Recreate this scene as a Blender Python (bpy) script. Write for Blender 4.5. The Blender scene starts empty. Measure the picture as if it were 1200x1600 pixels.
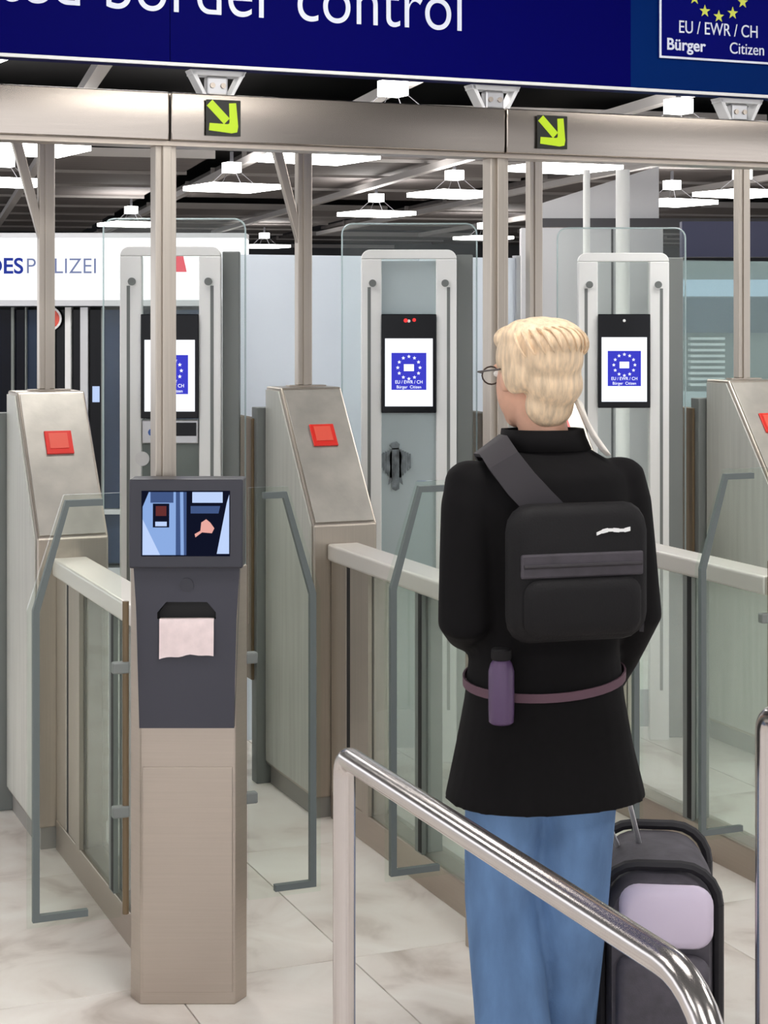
import bpy, bmesh, math, random
from mathutils import Vector, Matrix
random.seed(7)
SC = bpy.context.scene
COL = SC.collection
PI = math.pi

# ---------------------------------------------------------------- camera, world, exposure
F_PX, HORIZON, EYE = 2784.0, 490.0, 1.70
cam = bpy.data.cameras.new('camera')
cam.sensor_fit = 'HORIZONTAL'; cam.sensor_width = 36.0
cam.lens = F_PX / 1200.0 * 36.0
cam.shift_y = -(800.0 - HORIZON) / 1200.0
cam.clip_end = 200
camo = bpy.data.objects.new('camera', cam); COL.objects.link(camo)
camo.location = (0, 0, EYE); camo.rotation_euler = (PI / 2, 0, 0)
SC.camera = camo

world = bpy.data.worlds.new('world'); SC.world = world
world.use_nodes = True
bgn = world.node_tree.nodes['Background']
bgn.inputs[0].default_value = (0.95, 0.96, 1.0, 1)
bgn.inputs[1].default_value = 1.2

SC.view_settings.view_transform = 'Standard'
SC.view_settings.look = 'None'
SC.view_settings.gamma = 1.0
SC.view_settings.use_curve_mapping = False
SC.view_settings.exposure = 0.8
SC.cycles.transparent_max_bounces = 40
SC.cycles.max_bounces = 10
LAMP = 9.0          # luminous panels of the ceiling luminaires

# ---------------------------------------------------------------- gate frame
TH = math.radians(22.28)
T = Vector((math.cos(TH), math.sin(TH), 0))
D = Vector((-math.sin(TH), math.cos(TH), 0))
P = 0.93            # lane pitch


def W(s, r, z=0.0):
    return T * s + D * r + Vector((0, 0, z))


# ---------------------------------------------------------------- materials
def lin(c):
    return tuple((v / 255 / 12.92) if v / 255 <= 0.04045 else ((v / 255 + 0.055) / 1.055) ** 2.4 for v in c[:3]) + (1.0,)


MATS = {}


def mat(name, rgb, rough=0.5, metal=0.0, noise=None, bump=None, spec=None, aniso=0.0, emit=None):
    """rgb is an sRGB triple; noise = (scale xyz, amount) varies the colour; bump = (scale xyz, strength)."""
    m = bpy.data.materials.new(name); m.use_nodes = True
    nt = m.node_tree; b = nt.nodes['Principled BSDF']
    b.inputs['Base Color'].default_value = lin(rgb)
    b.inputs['Roughness'].default_value = rough
    b.inputs['Metallic'].default_value = metal
    if spec is not None:
        b.inputs['Specular IOR Level'].default_value = spec
    if aniso:
        b.inputs['Anisotropic'].default_value = aniso
    if emit is not None:
        b.inputs['Emission Color'].default_value = lin(rgb)
        b.inputs['Emission Strength'].default_value = emit
    tc = None
    if noise or bump:
        tc = nt.nodes.new('ShaderNodeTexCoord')

    def tex(scale):
        mp = nt.nodes.new('ShaderNodeMapping'); mp.inputs['Scale'].default_value = scale
        n = nt.nodes.new('ShaderNodeTexNoise'); n.inputs['Scale'].default_value = 1.0
        n.inputs['Detail'].default_value = 5
        nt.links.new(tc.outputs['Object'], mp.inputs[0]); nt.links.new(mp.outputs[0], n.inputs['Vector'])
        return n
    if noise:
        n = tex(noise[0]); r = nt.nodes.new('ShaderNodeValToRGB')
        a = noise[1]
        r.color_ramp.elements[0].position = 0.3; r.color_ramp.elements[1].position = 0.7
        r.color_ramp.elements[0].color = lin([max(0, v * (1 - a)) for v in rgb])
        r.color_ramp.elements[1].color = lin([min(255, v * (1 + a)) for v in rgb])
        nt.links.new(n.outputs['Fac'], r.inputs[0]); nt.links.new(r.outputs[0], b.inputs['Base Color'])
    if bump:
        n = tex(bump[0]); bp = nt.nodes.new('ShaderNodeBump')
        bp.inputs['Strength'].default_value = bump[1]; bp.inputs['Distance'].default_value = 0.004
        nt.links.new(n.outputs['Fac'], bp.inputs['Height']); nt.links.new(bp.outputs[0], b.inputs['Normal'])
    MATS[name] = m
    return m


def glow(name, rgb, strength):
    m = bpy.data.materials.new(name); m.use_nodes = True
    nt = m.node_tree; nt.nodes.clear()
    o = nt.nodes.new('ShaderNodeOutputMaterial'); e = nt.nodes.new('ShaderNodeEmission')
    e.inputs[0].default_value = lin(rgb); e.inputs[1].default_value = strength
    nt.links.new(e.outputs[0], o.inputs[0]); MATS[name] = m
    return m


def glass(name, tint, refl=0.06, rough=0.02, frost=0.0, frost_rgb=(205, 214, 220)):
    """thin sheet: tinted see-through, Fresnel reflection, optional share of frosted white."""
    m = bpy.data.materials.new(name); m.use_nodes = True
    nt = m.node_tree; nt.nodes.clear()
    o = nt.nodes.new('ShaderNodeOutputMaterial')
    t = nt.nodes.new('ShaderNodeBsdfTransparent'); t.inputs[0].default_value = lin(tint)
    g = nt.nodes.new('ShaderNodeBsdfGlossy'); g.inputs['Roughness'].default_value = rough
    f = nt.nodes.new('ShaderNodeLayerWeight'); f.inputs[0].default_value = refl
    mx = nt.nodes.new('ShaderNodeMixShader')
    gm = nt.nodes.new('ShaderNodeNewGeometry')
    iv = nt.nodes.new('ShaderNodeMath'); iv.operation = 'SUBTRACT'; iv.inputs[0].default_value = 1.0
    ml = nt.nodes.new('ShaderNodeMath'); ml.operation = 'MULTIPLY'
    nt.links.new(gm.outputs['Backfacing'], iv.inputs[1]); nt.links.new(iv.outputs[0], ml.inputs[0])
    nt.links.new(f.outputs['Fresnel'], ml.inputs[1]); nt.links.new(ml.outputs[0], mx.inputs[0])
    base = t.outputs[0]
    if frost:
        d = nt.nodes.new('ShaderNodeBsdfDiffuse'); d.inputs[0].default_value = lin(frost_rgb)
        tl = nt.nodes.new('ShaderNodeBsdfTranslucent'); tl.inputs[0].default_value = lin(frost_rgb)
        m1 = nt.nodes.new('ShaderNodeMixShader'); m1.inputs[0].default_value = 0.5
        nt.links.new(d.outputs[0], m1.inputs[1]); nt.links.new(tl.outputs[0], m1.inputs[2])
        m2 = nt.nodes.new('ShaderNodeMixShader'); m2.inputs[0].default_value = frost
        nt.links.new(t.outputs[0], m2.inputs[1]); nt.links.new(m1.outputs[0], m2.inputs[2])
        base = m2.outputs[0]
    nt.links.new(base, mx.inputs[1]); nt.links.new(g.outputs[0], mx.inputs[2])
    nt.links.new(mx.outputs[0], o.inputs[0]); MATS[name] = m
    return m


STEEL = mat('brushed_steel', (180, 169, 158), 0.34, 0.9, noise=((3, 3, 160), 0.012), bump=((6, 6, 500), 0.05))
STEELV = mat('brushed_steel_upright', (181, 172, 161), 0.34, 0.85, noise=((160, 160, 3), 0.02))
BEAMST = mat('polished_beam_steel', (168, 159, 150), 0.2, 0.97, noise=((5, 5, 180), 0.015))
TUBE = mat('tube_steel', (212, 206, 204), 0.2, 0.95)
RAILST = mat('satin_rail_steel', (222, 218, 212), 0.42, 0.6)
MOTTLE = mat('mottled_steel', (178, 174, 166), 0.42, 0.7, noise=((9, 9, 9), 0.06), bump=((80, 80, 80), 0.06))
SATIN = mat('satin_steel_side', (196, 197, 190), 0.4, 0.3, noise=((40, 40, 2), 0.04))
BRONZE = mat('dark_bronze_sheet', (108, 90, 66), 0.45, 0.2, noise=((20, 20, 2), 0.06))
GREYP = mat('grey_sheet', (122, 126, 124), 0.5, 0.2)
PLINTH = mat('plinth_grey', (150, 147, 142), 0.5, 0.3)
SLATE = mat('slate_plastic', (56, 56, 67), 0.48, bump=((600, 600, 600), 0.05))
SLATE2 = mat('slate_plastic_bezel', (46, 46, 56), 0.4)
BLACK = mat('black_void', (6, 6, 8), 0.6)
RUBBER = mat('dark_gasket', (96, 104, 104), 0.5)
BLACKG = mat('black_gloss', (9, 10, 16), 0.2, spec=0.2)
WHITEP = mat('white_plastic', (242, 243, 241), 0.35)
WHITEM = mat('white_paint', (236, 236, 236), 0.4)
PALEP = mat('pale_panel', (196, 204, 210), 0.35)
RED = mat('red_plastic', (214, 40, 30), 0.35)
REDP = mat('red_print', (222, 84, 66), 0.4)
LIME = mat('lime_print', (190, 224, 20), 0.5)
BLACKP = mat('black_print', (20, 22, 18), 0.5)
NAVY = mat('navy_sign_film', (0, 0, 88), 0.6, spec=0.04)
BLUE2 = mat('blue_sign_film', (0, 36, 100), 0.6, spec=0.04)
BLUE3 = mat('emblem_blue_film', (4, 8, 104), 0.6, spec=0.04)
LETTER = mat('white_letter_film', (225, 230, 245), 0.4)
STAR = mat('yellow_star_film', (214, 222, 70), 0.4)
GROUT = mat('grout', (168, 160, 152), 0.8)
CEIL = mat('dark_ceiling_raft', (96, 90, 88), 0.8, noise=((0.6, 6, 1), 0.08))
CEILE = mat('raft_edge_profile', (150, 145, 142), 0.6)
RAIL = mat('ceiling_track', (176, 172, 170), 0.5)
WALLP = mat('pale_wall_paint', (206, 207, 210), 0.6, noise=((0.5, 0.5, 0.5), 0.02))
DARKW = mat('dark_fascia', (60, 60, 64), 0.6)
NAVYW = mat('dark_window', (8, 11, 26), 0.2, spec=0.12, noise=((2, 2, 0.7), 0.25))
NAVYW2 = mat('blue_window', (46, 60, 84), 0.2, spec=0.15, noise=((3, 3, 0.7), 0.15))
ALU = mat('aluminium', (190, 190, 192), 0.35, 0.7)
PAPER = mat('paper', (232, 214, 214), 0.7, noise=((40, 40, 40), 0.03))
GREYEAGLE = mat('grey_emblem_print', (104, 112, 116), 0.5, noise=((60, 60, 30), 0.3))
CLEAR = glass('clear_glass', (253, 255, 254), 0.12, frost=0.04, frost_rgb=(220, 226, 228))
DOORG = glass('door_glass', (251, 254, 252), 0.14)
FENCEG = glass('fence_glass', (252, 254, 253), 0.2, 0.03, frost=0.12, frost_rgb=(230, 234, 230))
GREENG = glass('greenish_glass', (228, 240, 239), 0.25, 0.03, frost=0.2, frost_rgb=(190, 208, 208))
FROST = glass('frosted_glass', (240, 245, 250), 0.2, 0.06, frost=0.88, frost_rgb=(244, 249, 255))
EDGE = glass('glass_edge', (214, 226, 228), 0.3, 0.1, frost=0.55, frost_rgb=(226, 236, 238))
LAMPM = glow('lamp_panel', (255, 252, 248), LAMP)
HUBM = glow('lamp_hub', (255, 252, 250), 4.5)
BOXW = glow('lightbox_white', (250, 252, 255), 0.9)
BOXB = glow('lightbox_blue', (48, 64, 158), 0.55)
BOXG = glow('lightbox_grey_blue', (128, 138, 176), 0.55)
BOXR = glow('lightbox_red', (238, 84, 100), 0.62)
SCRW = glow('screen_white', (240, 245, 255), 0.8)
SCRB = glow('screen_blue', (62, 64, 196), 0.62)
SCRL = glow('screen_light', (186, 206, 244), 0.62)
SCRL2 = glow('screen_pale', (140, 172, 226), 0.58)
SCRD = glow('screen_dark', (20, 24, 44), 0.45)
SCRM = glow('screen_mid', (70, 92, 140), 0.52)
SCRS = glow('screen_skin', (234, 170, 160), 0.58)
SCRR = glow('screen_brown', (108, 52, 52), 0.52)
LEDR = glow('red_led', (235, 60, 60), 0.8)
BANDW = glow('reflection_band', (190, 206, 226), 0.62)


def tile_mat(name):
    m = mat(name, (222, 214, 206), 0.28)
    nt = m.node_tree; b = nt.nodes['Principled BSDF']
    tc = nt.nodes.new('ShaderNodeTexCoord'); oi = nt.nodes.new('ShaderNodeObjectInfo')
    add = nt.nodes.new('ShaderNodeVectorMath'); add.operation = 'ADD'
    mul = nt.nodes.new('ShaderNodeMath'); mul.operation = 'MULTIPLY'; mul.inputs[1].default_value = 37.0
    nt.links.new(oi.outputs['Random'], mul.inputs[0])
    nt.links.new(tc.outputs['Object'], add.inputs[0]); nt.links.new(mul.outputs[0], add.inputs[1])
    n1 = nt.nodes.new('ShaderNodeTexNoise'); n1.inputs['Scale'].default_value = 3.2; n1.inputs['Detail'].default_value = 7
    n1.inputs['Distortion'].default_value = 0.9
    nt.links.new(add.outputs[0], n1.inputs['Vector'])
    r = nt.nodes.new('ShaderNodeValToRGB')
    e = r.color_ramp.elements
    e[0].position = 0.30; e[0].color = lin((190, 178, 169))
    e[1].position = 0.62; e[1].color = lin((236, 231, 225))
    x = e.new(0.45); x.color = lin((227, 219, 212))
    nt.links.new(n1.outputs['Fac'], r.inputs[0])
    nt.links.new(r.outputs[0], b.inputs['Base Color'])
    return m


TILE = tile_mat('stone_tile')

# ---------------------------------------------------------------- mesh helpers


class MB:
    def __init__(self):
        self.v, self.f, self.mi = [], [], []

    def add(self, vs, fs, mi=0, M=None):
        n = len(self.v)
        for p in vs:
            p = Vector(p)
            self.v.append(tuple(M @ p) if M else tuple(p))
        for f in fs:
            self.f.append(tuple(i + n for i in f)); self.mi.append(mi)
        return self

    def box(self, x0, x1, y0, y1, z0, z1, mi=0, M=None):
        vs = [(x0, y0, z0), (x1, y0, z0), (x1, y1, z0), (x0, y1, z0), (x0, y0, z1), (x1, y0, z1), (x1, y1, z1), (x0, y1, z1)]
        fs = [(3, 2, 1, 0), (4, 5, 6, 7), (0, 1, 5, 4), (1, 2, 6, 5), (2, 3, 7, 6), (3, 0, 4, 7)]
        return self.add(vs, fs, mi, M)

    def prism(self, pts, axis, a, b, mi=0, M=None):
        """polygon pts (counter-clockwise pairs) pushed along axis 'x' 'y' or 'z' from a to b."""
        def mk(p, k):
            return {'x': (k, p[0], p[1]), 'y': (p[0], k, p[1]), 'z': (p[0], p[1], k)}[axis]
        n = len(pts)
        vs = [mk(p, a) for p in pts] + [mk(p, b) for p in pts]
        fs = [tuple(reversed(range(n))), tuple(range(n, 2 * n))]
        fs += [(i, (i + 1) % n, n + (i + 1) % n, n + i) for i in range(n)]
        return self.add(vs, fs, mi, M)

    def loft(self, rings, mi=0, M=None, cap=True):
        n = len(rings[0]); vs = [p for r in rings for p in r]; fs = []
        for k in range(len(rings) - 1):
            for i in range(n):
                j = (i + 1) % n
                fs.append((k * n + i, k * n + j, (k + 1) * n + j, (k + 1) * n + i))
        if cap:
            fs.append(tuple(reversed(range(n)))); fs.append(tuple(range((len(rings) - 1) * n, len(rings) * n)))
        return self.add(vs, fs, mi, M)

    def tube(self, pts, rad, n=12, mi=0, M=None):
        pts = [Vector(p) for p in pts]; rings = []
        rads = rad if isinstance(rad, (list, tuple)) else [rad] * len(pts)
        up = Vector((0.0123, 0.98, 0.1))
        tg0 = (pts[1] - pts[0]).normalized()
        if abs(tg0.dot(up)) > 0.9:
            up = Vector((1, 0.05, 0.02))
        nrm = (up - tg0 * up.dot(tg0)).normalized()
        for i, p in enumerate(pts):
            a = pts[max(i - 1, 0)]; b = pts[min(i + 1, len(pts) - 1)]
            tg = (b - a).normalized()
            nrm = (nrm - tg * nrm.dot(tg)).normalized(); bi = tg.cross(nrm)
            rings.append([p + (nrm * math.cos(2 * PI * k / n) + bi * math.sin(2 * PI * k / n)) * rads[i] for k in range(n)])
        return self.loft(rings, mi, M)

    def disc(self, c, rad, axis, h, n=20, mi=0, M=None):
        c = Vector(c); ax = {'x': Vector((1, 0, 0)), 'y': Vector((0, 1, 0)), 'z': Vector((0, 0, 1))}[axis]
        return self.tube([c - ax * h / 2, c + ax * h / 2], rad, n, mi, M)

    def ball(self, c, rx, ry, rz, n=16, m=10, mi=0, M=None):
        c = Vector(c); rings = []
        for j in range(1, m):
            a = PI * j / m
            rings.append([c + Vector((rx * math.sin(a) * math.cos(2 * PI * k / n), ry * math.sin(a) * math.sin(2 * PI * k / n), -rz * math.cos(a))) for k in range(n)])
        return self.loft(rings, mi, M)

    def build(self, name, mats, parent=None, smooth=False, bevel=0.0, seg=2, angle=35):
        me = bpy.data.meshes.new(name)
        me.from_pydata(self.v, [], self.f); me.update()
        bm = bmesh.new(); bm.from_mesh(me)
        bmesh.ops.recalc_face_normals(bm, faces=bm.faces); bm.to_mesh(me); bm.free()
        for m in (mats if isinstance(mats, (list, tuple)) else [mats]):
            me.materials.append(m)
        for p, i in zip(me.polygons, self.mi):
            p.material_index = i
            p.use_smooth = smooth
        o = bpy.data.objects.new(name, me); COL.objects.link(o)
        if parent is not None:
            o.parent = parent
        if smooth:
            me.set_sharp_from_angle(angle=math.radians(angle))
        if bevel:
            b = o.modifiers.new('bevel', 'BEVEL'); b.width = bevel; b.segments = seg; b.limit_method = 'ANGLE'
            b.angle_limit = math.radians(30); b.harden_normals = False
        return o


def thing(name, label, cat, loc, rz=0.0, group=None):
    o = bpy.data.objects.new(name, None); COL.objects.link(o)
    o.empty_display_size = 0.1
    o.location = loc; o.rotation_euler = (0, 0, rz); o['label'] = label; o['category'] = cat
    if group: o['group'] = group
    return o


def gate_thing(name, label, cat, s, r, z=0.0, group=None):
    return thing(name, label, cat, W(s, r, z), TH, group)


def tag(o, label, cat, group=None):
    o['label'] = label; o['category'] = cat
    if group: o['group'] = group
    return o


def struct(o):
    o['kind'] = 'structure'; return o


KIDS = {}


def dup(root, loc, label):
    kids = {}
    for o in bpy.data.objects:
        if o.parent is not None:
            kids.setdefault(o.parent.name, []).append(o)

    def cp(o, parent):
        c = o.copy(); COL.objects.link(c)
        if parent is not None:
            c.parent = parent
        for ch in kids.get(o.name, []):
            cp(ch, c)
        return c
    r = cp(root, None); r.location = loc; r['label'] = label
    return r


def words(body, size, mat_, parent, loc, name='lettering', align='CENTER', sx=1.0, depth=0.001, rot=(PI / 2, 0, 0), bold=0.0, space=1.0):
    cu = bpy.data.curves.new(name, 'FONT'); cu.body = body; cu.size = size; cu.align_x = align; cu.extrude = depth
    cu.offset = bold; cu.space_character = space
    tmp = bpy.data.objects.new(name, cu); COL.objects.link(tmp)
    dg = bpy.context.evaluated_depsgraph_get()
    me = bpy.data.meshes.new_from_object(tmp.evaluated_get(dg))
    bpy.data.objects.remove(tmp); bpy.data.curves.remove(cu)
    me.materials.clear(); me.materials.append(mat_)
    o = bpy.data.objects.new(name, me); COL.objects.link(o)
    o.location = loc; o.rotation_euler = rot; o.scale = (sx, 1, 1)
    if parent is not None: o.parent = parent
    return o


def star_pts(cx, cz, R, rot=0.0):
    return [(cx + (R if k % 2 == 0 else R * 0.4) * math.sin(rot + k * PI / 5), cz + (R if k % 2 == 0 else R * 0.4) * math.cos(rot + k * PI / 5)) for k in range(10)]


# ---------------------------------------------------------------- the setting: floor
fl = struct(MB().box(-22, 26, -8, 62, -0.2, -0.012).build('floor', GROUT))
SW, RL = 0.49, 0.98
tile0 = MB().box(-SW / 2 + 0.0015, SW / 2 - 0.0015, -RL / 2 + 0.0015, RL / 2 - 0.0015, -0.012, 0.0).build('tile', TILE, fl, bevel=0.001, seg=1)
first = True
for i in range(-4, 13):
    for j in range(-3, 9):
        s = 1.70 + SW * (i + 0.5); r = 4.385 + RL * (j + 0.5)
        o = tile0 if first else tile0.copy()
        if not first:
            COL.objects.link(o)
        first = False
        o.parent = fl; o.location = W(s, r); o.rotation_euler = (0, 0, TH)
# farther paving, too far off to pick the tiles apart
far = MB()
for i in range(-24, 40):
    for j in range(-12, 58):
        if -4 <= i < 13 and -3 <= j < 9:
            continue
        c = W(1.70 + SW * (i + 0.5), 4.385 + RL * (j + 0.5))
        if not (-10 < c.x < 14 and -7 < c.y < 50):
            continue
        a = T * (SW / 2 - 0.0015); b = D * (RL / 2 - 0.0015)
        far.add([c - a - b, c + a - b, c + a + b, c - a + b], [(0, 1, 2, 3)])
fo = far.build('distant_paving', TILE, fl); fo['kind'] = 'stuff'

# ---------------------------------------------------------------- ceiling and far walls
ce = struct(MB().box(-22, 26, -8, 62, 4.4, 4.6).build('ceiling', BLACK))
A2 = math.radians(14.0)
CX, CY = Vector((math.cos(A2), math.sin(A2), 0)), Vector((-math.sin(A2), math.cos(A2), 0))


def rot_obj(o, loc, a):
    o.location = loc; o.rotation_euler = (0, 0, a)


raft0 = None
for i in range(-3, 5):
    for j in range(1, 15):
        if (i + 2 * j) % 9 == 4 or j in (13,):
            continue
        c = CX * (i * 4.6 + 1.0) + CY * (14.5 + j * 2.5)
        if raft0 is None:
            raft0 = MB().box(-2.1, 2.1, -1.2, 1.2, 0, 0.06).box(-2.14, 2.14, -1.22, -1.18, -0.03, 0.07, 1).build('ceiling_panel', [CEIL, CEILE], ce)
            o = raft0
        else:
            o = raft0.copy(); COL.objects.link(o)
        o.parent = ce; rot_obj(o, c + Vector((0, 0, 3.55)), A2)
rail0 = None
for i in range(-3, 6):
    c = CX * (i * 2.3 - 1.2) + CY * 24
    if rail0 is None:
        rail0 = MB().box(-0.05, 0.05, -14, 14, 0, 0.08).build('ceiling_track', RAIL, ce); o = rail0
    else:
        o = rail0.copy(); COL.objects.link(o)
    o.parent = ce; rot_obj(o, c + Vector((0, 0, 3.40)), A2)

pil0 = None  # unseen dark pillars, added to put bands into the beam's reflection
for k, (x, y) in enumerate(((4.8, -1.0), (6.6, -2.2), (9.6, -3.0), (-3.5, -5.0), (1.0, -6.0))):
    pil = MB().tube([(0, 0, 0), (0, 0, 4.4)], 0.5, 24).build('added_reflection_pillar', DARKW, None, smooth=True) if pil0 is None else pil0.copy()
    if pil0 is not None: COL.objects.link(pil)
    pil0 = pil0 or pil
    pil.location = (x, y, 0); struct(pil)
struct(MB().box(-22, 26, 50, 50.3, 0, 4.4).build('wall_back', DARKW))
wr = MB()
wr.prism([(1.64, 2.60), (2.87, 2.60), (2.87, 3.24), (2.74, 3.20), (1.64, 2.85)], 'y', 18.6, 18.9)
struct(wr.build('wall_right', WALLP))
fas = MB(); fas.box(1.62, 5.6, 18.5, 18.58, 2.60, 2.69)
fas2 = fas.build('trim_1', DARKW); struct(fas2)

# ---------------------------------------------------------------- ceiling luminaires


def make_luminaire():
    t = thing('ceiling_luminaire', '', 'lamp', (0, 0, 0), math.radians(30), 'ceiling luminaires of the hall')
    m = MB().prism([(-0.4, -0.4), (0.4, -0.4), (0.4, 0.4), (-0.4, 0.4)], 'z', 0, 0.05)
    m.build('light_panel', LAMPM, t)
    MB().box(-0.08, 0.08, -0.08, 0.08, 0.19, 0.30).build('lamp_head', HUBM, t)
    r = MB()
    for a in (0.7, 2.2, 3.9, 5.3):
        r.tube([(0.3 * math.cos(a), 0.3 * math.sin(a), 0.045), (0.08 * math.cos(a), 0.08 * math.sin(a), 0.22)], 0.003, 6)
    r.tube([(0, 0, 0.31), (0, 0, 0.42)], 0.02, 8)
    r.build('hanger', DARKW, t)
    return t


def pxpt(px, py, z):
    y = (EYE - z) * F_PX / (py - HORIZON)
    return Vector(((px - 600) / F_PX * y, y, z))


lum = make_luminaire()
spots = [(362, 297, 'square ceiling lamp just right of the front post that rises behind the kiosk'),
         (710, 307, 'square ceiling lamp left of the double post, higher of the pair there'),
         (588, 337, 'square ceiling lamp above the middle arched column, lower left of the bigger one'),
         (755, 374, 'small far ceiling lamp right above the middle arched column'),
         (413, 387, 'small far ceiling lamp just left of the braced post over the second cabinet'),
         (498, 251, 'big ceiling lamp touching the steel beam beside the second braced post'),
         (880, 266, 'big ceiling lamp under the beam, right of the double post'),
         (45, 238, 'big ceiling lamp under the beam behind the leftmost braced post'),
         (8, 289, 'ceiling lamp cut by the left edge of the photo'),
         (1050, 320, 'ceiling lamp over the right arched column, left of the rightmost post'),
         (1160, 306, 'ceiling lamp behind the rightmost post'),
         (205, 353, 'small far ceiling lamp above the white lettered light box'),
         (870, 378, 'small far ceiling lamp right of the double post, low over the glass'),
         (614, 192, 'ceiling lamp glimpsed between blue sign and steel beam, over the middle column'),
         (1060, 216, 'ceiling lamp glimpsed between blue sign and beam, near the emblem panel')]
for i, (px, py, lab) in enumerate(spots):
    p = pxpt(px, py, 3.05)
    if i == 0:
        lum.location = p; lum['label'] = lab
    else:
        dup(lum, p, lab)
# unseen luminaires added to light the gates and the queue, above the frame
for i, (x, y) in enumerate([(-3.2, 1.0), (-0.6, 0.2), (2.2, 0.8), (-2.6, 3.6), (0.4, 3.2), (3.2, 3.4), (-3.4, 6.6), (-0.9, 6.2), (1.7, 6.6), (4.2, 6.2), (-2.3, 9.2), (0.6, 9.4), (3.2, 9.0)]):
    dup(lum, Vector((x, y, 3.05)), 'added unseen ceiling lamp over the gate row, above the top of the photo')

# ---------------------------------------------------------------- portal: front posts, beam, sign
RP = 4.36
pt = None
plabels = ['tall slim steel post rising behind the screen kiosk up to the beam joint',
           'tall slim steel post, front one of the pair above the blonde traveller',
           'tall slim steel post at the far right end of the beam']
for k in range(3):
    if k == 0:
        pt = gate_thing('portal_post', plabels[0], 'post', 1.19, RP)
        MB().box(-0.027, 0.027, -0.012, 0.04, 0, 2.13).build('post_core', STEELV, pt, bevel=0.003)
        MB().box(-0.011, 0.011, -0.024, -0.0125, 0, 2.13).build('front_rib', STEELV, pt, bevel=0.002)
        MB().box(-0.05, 0.05, -0.028, 0.06, 0.001, 0.012).build('base_plate', STEELV, pt, bevel=0.002)
    else:
        dup(pt, W(1.19 + P * k, RP), plabels[k])

bm_t = gate_thing('portal_beam', 'long brushed steel beam across the gate row, under the blue sign', 'beam', 0, RP)
edges = [-0.67, 0.26, 1.19, 2.12, 3.05, 3.98]
for a, b in zip(edges, edges[1:]):
    # slightly bowed front face
    prof = [(-0.05, 2.132), (0.05, 2.132), (0.05, 2.252), (-0.05, 2.252), (-0.0515, 2.225), (-0.052, 2.19), (-0.0515, 2.16)]
    MB().prism(prof, 'x', a + 0.0025, b - 0.0025).build('beam_segment', BEAMST, bm_t, smooth=True, bevel=0.003)
MB().box(-0.67, 3.98, -0.035, 0.045, 2.120, 2.1315).build('beam_soffit', STEEL, bm_t)

arr_l = ['black square sign with lime arrow, on the beam beside the first post joint', 'black square sign with lime arrow, on the beam right above the blonde traveller']
for k in range(2):
    sc_ = 1.325 + P * k
    a = gate_thing('arrow_sign', arr_l[k], 'sign', sc_, RP - 0.058, 2.192, 'arrow signs on the beam')
    MB().box(-0.045, 0.045, -0.004, 0.0, -0.045, 0.045).build('sign_plate', BLACKP, a)
    # arrow pointing down right
    w = 0.0105
    ar = MB()
    M = Matrix.Rotation(math.radians(45), 4, 'Y')
    ar.prism([(-0.052, -w), (0.012, -w), (0.012, w), (-0.052, w)], 'y', -0.0055, -0.0042, 0, M)
    for sg in (1, -1):
        ar.prism([(0.05, 0.0), (0.042, 0.012 * sg + 0.0), (-0.004, 0.05 * sg), (-0.016, 0.036 * sg), (0.018, 0.004 * sg), (0.02, 0)], 'y', -0.0056, -0.0043, 0, M)
    ar.build('arrow', LIME, a)

sg = gate_thing('overhead_sign', 'long dark blue overhead sign with white lettering border control', 'sign', 0, RP)
Z0 = 2.318
MB().box(-0.7, 1.19 - 0.0008, -0.05, 0.06, Z0 + 0.008, 2.86).build('sign_panel', NAVY, sg)
MB().box(1.19 + 0.0008, 2.505, -0.05, 0.06, Z0 + 0.008, 2.86).build('sign_panel', NAVY, sg)
MB().box(2.505, 3.98, -0.05, 0.06, Z0 + 0.008, 2.86).build('sign_panel', BLUE2, sg)['label'] = 'lighter blue sign panel'
MB().box(-0.7, 3.98, -0.054, -0.046, Z0, Z0 + 0.0085).build('bottom_trim', WHITEM, sg, bevel=0.001)
words('Automated border control', 0.185, LETTER, sg, (2.0, -0.0508, 2.451), align='RIGHT', sx=0.87, bold=-0.0012)
eu = MB().box(2.592, 2.98, -0.056, -0.0502, 2.413, 2.815).build('emblem_board', BLUE3, sg)
fr = MB()
for (x0, x1, z0, z1) in ((2.592, 2.98, 2.413, 2.419), (2.592, 2.98, 2.809, 2.815), (2.592, 2.598, 2.419, 2.809), (2.974, 2.98, 2.419, 2.809)):
    fr.box(x0, x1, -0.059, -0.0562, z0, z1)
fr.build('border', LETTER, eu)
for k in range(12):
    a = 2 * PI * k / 12
    MB().prism(star_pts(2.786 + 0.092 * math.sin(a), 2.632 + 0.092 * math.cos(a), 0.018), 'y', -0.058, -0.0563).build('star', STAR, eu)
words('EU / EWR / CH', 0.05, LETTER, eu, (2.786, -0.0566, 2.487), sx=0.82)
words('Bürger', 0.046, LETTER, eu, (2.615, -0.0566, 2.438), align='LEFT', bold=0.0008)
words('Citizen', 0.046, LETTER, eu, (2.94, -0.0566, 2.438), align='RIGHT', sx=0.9)

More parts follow.
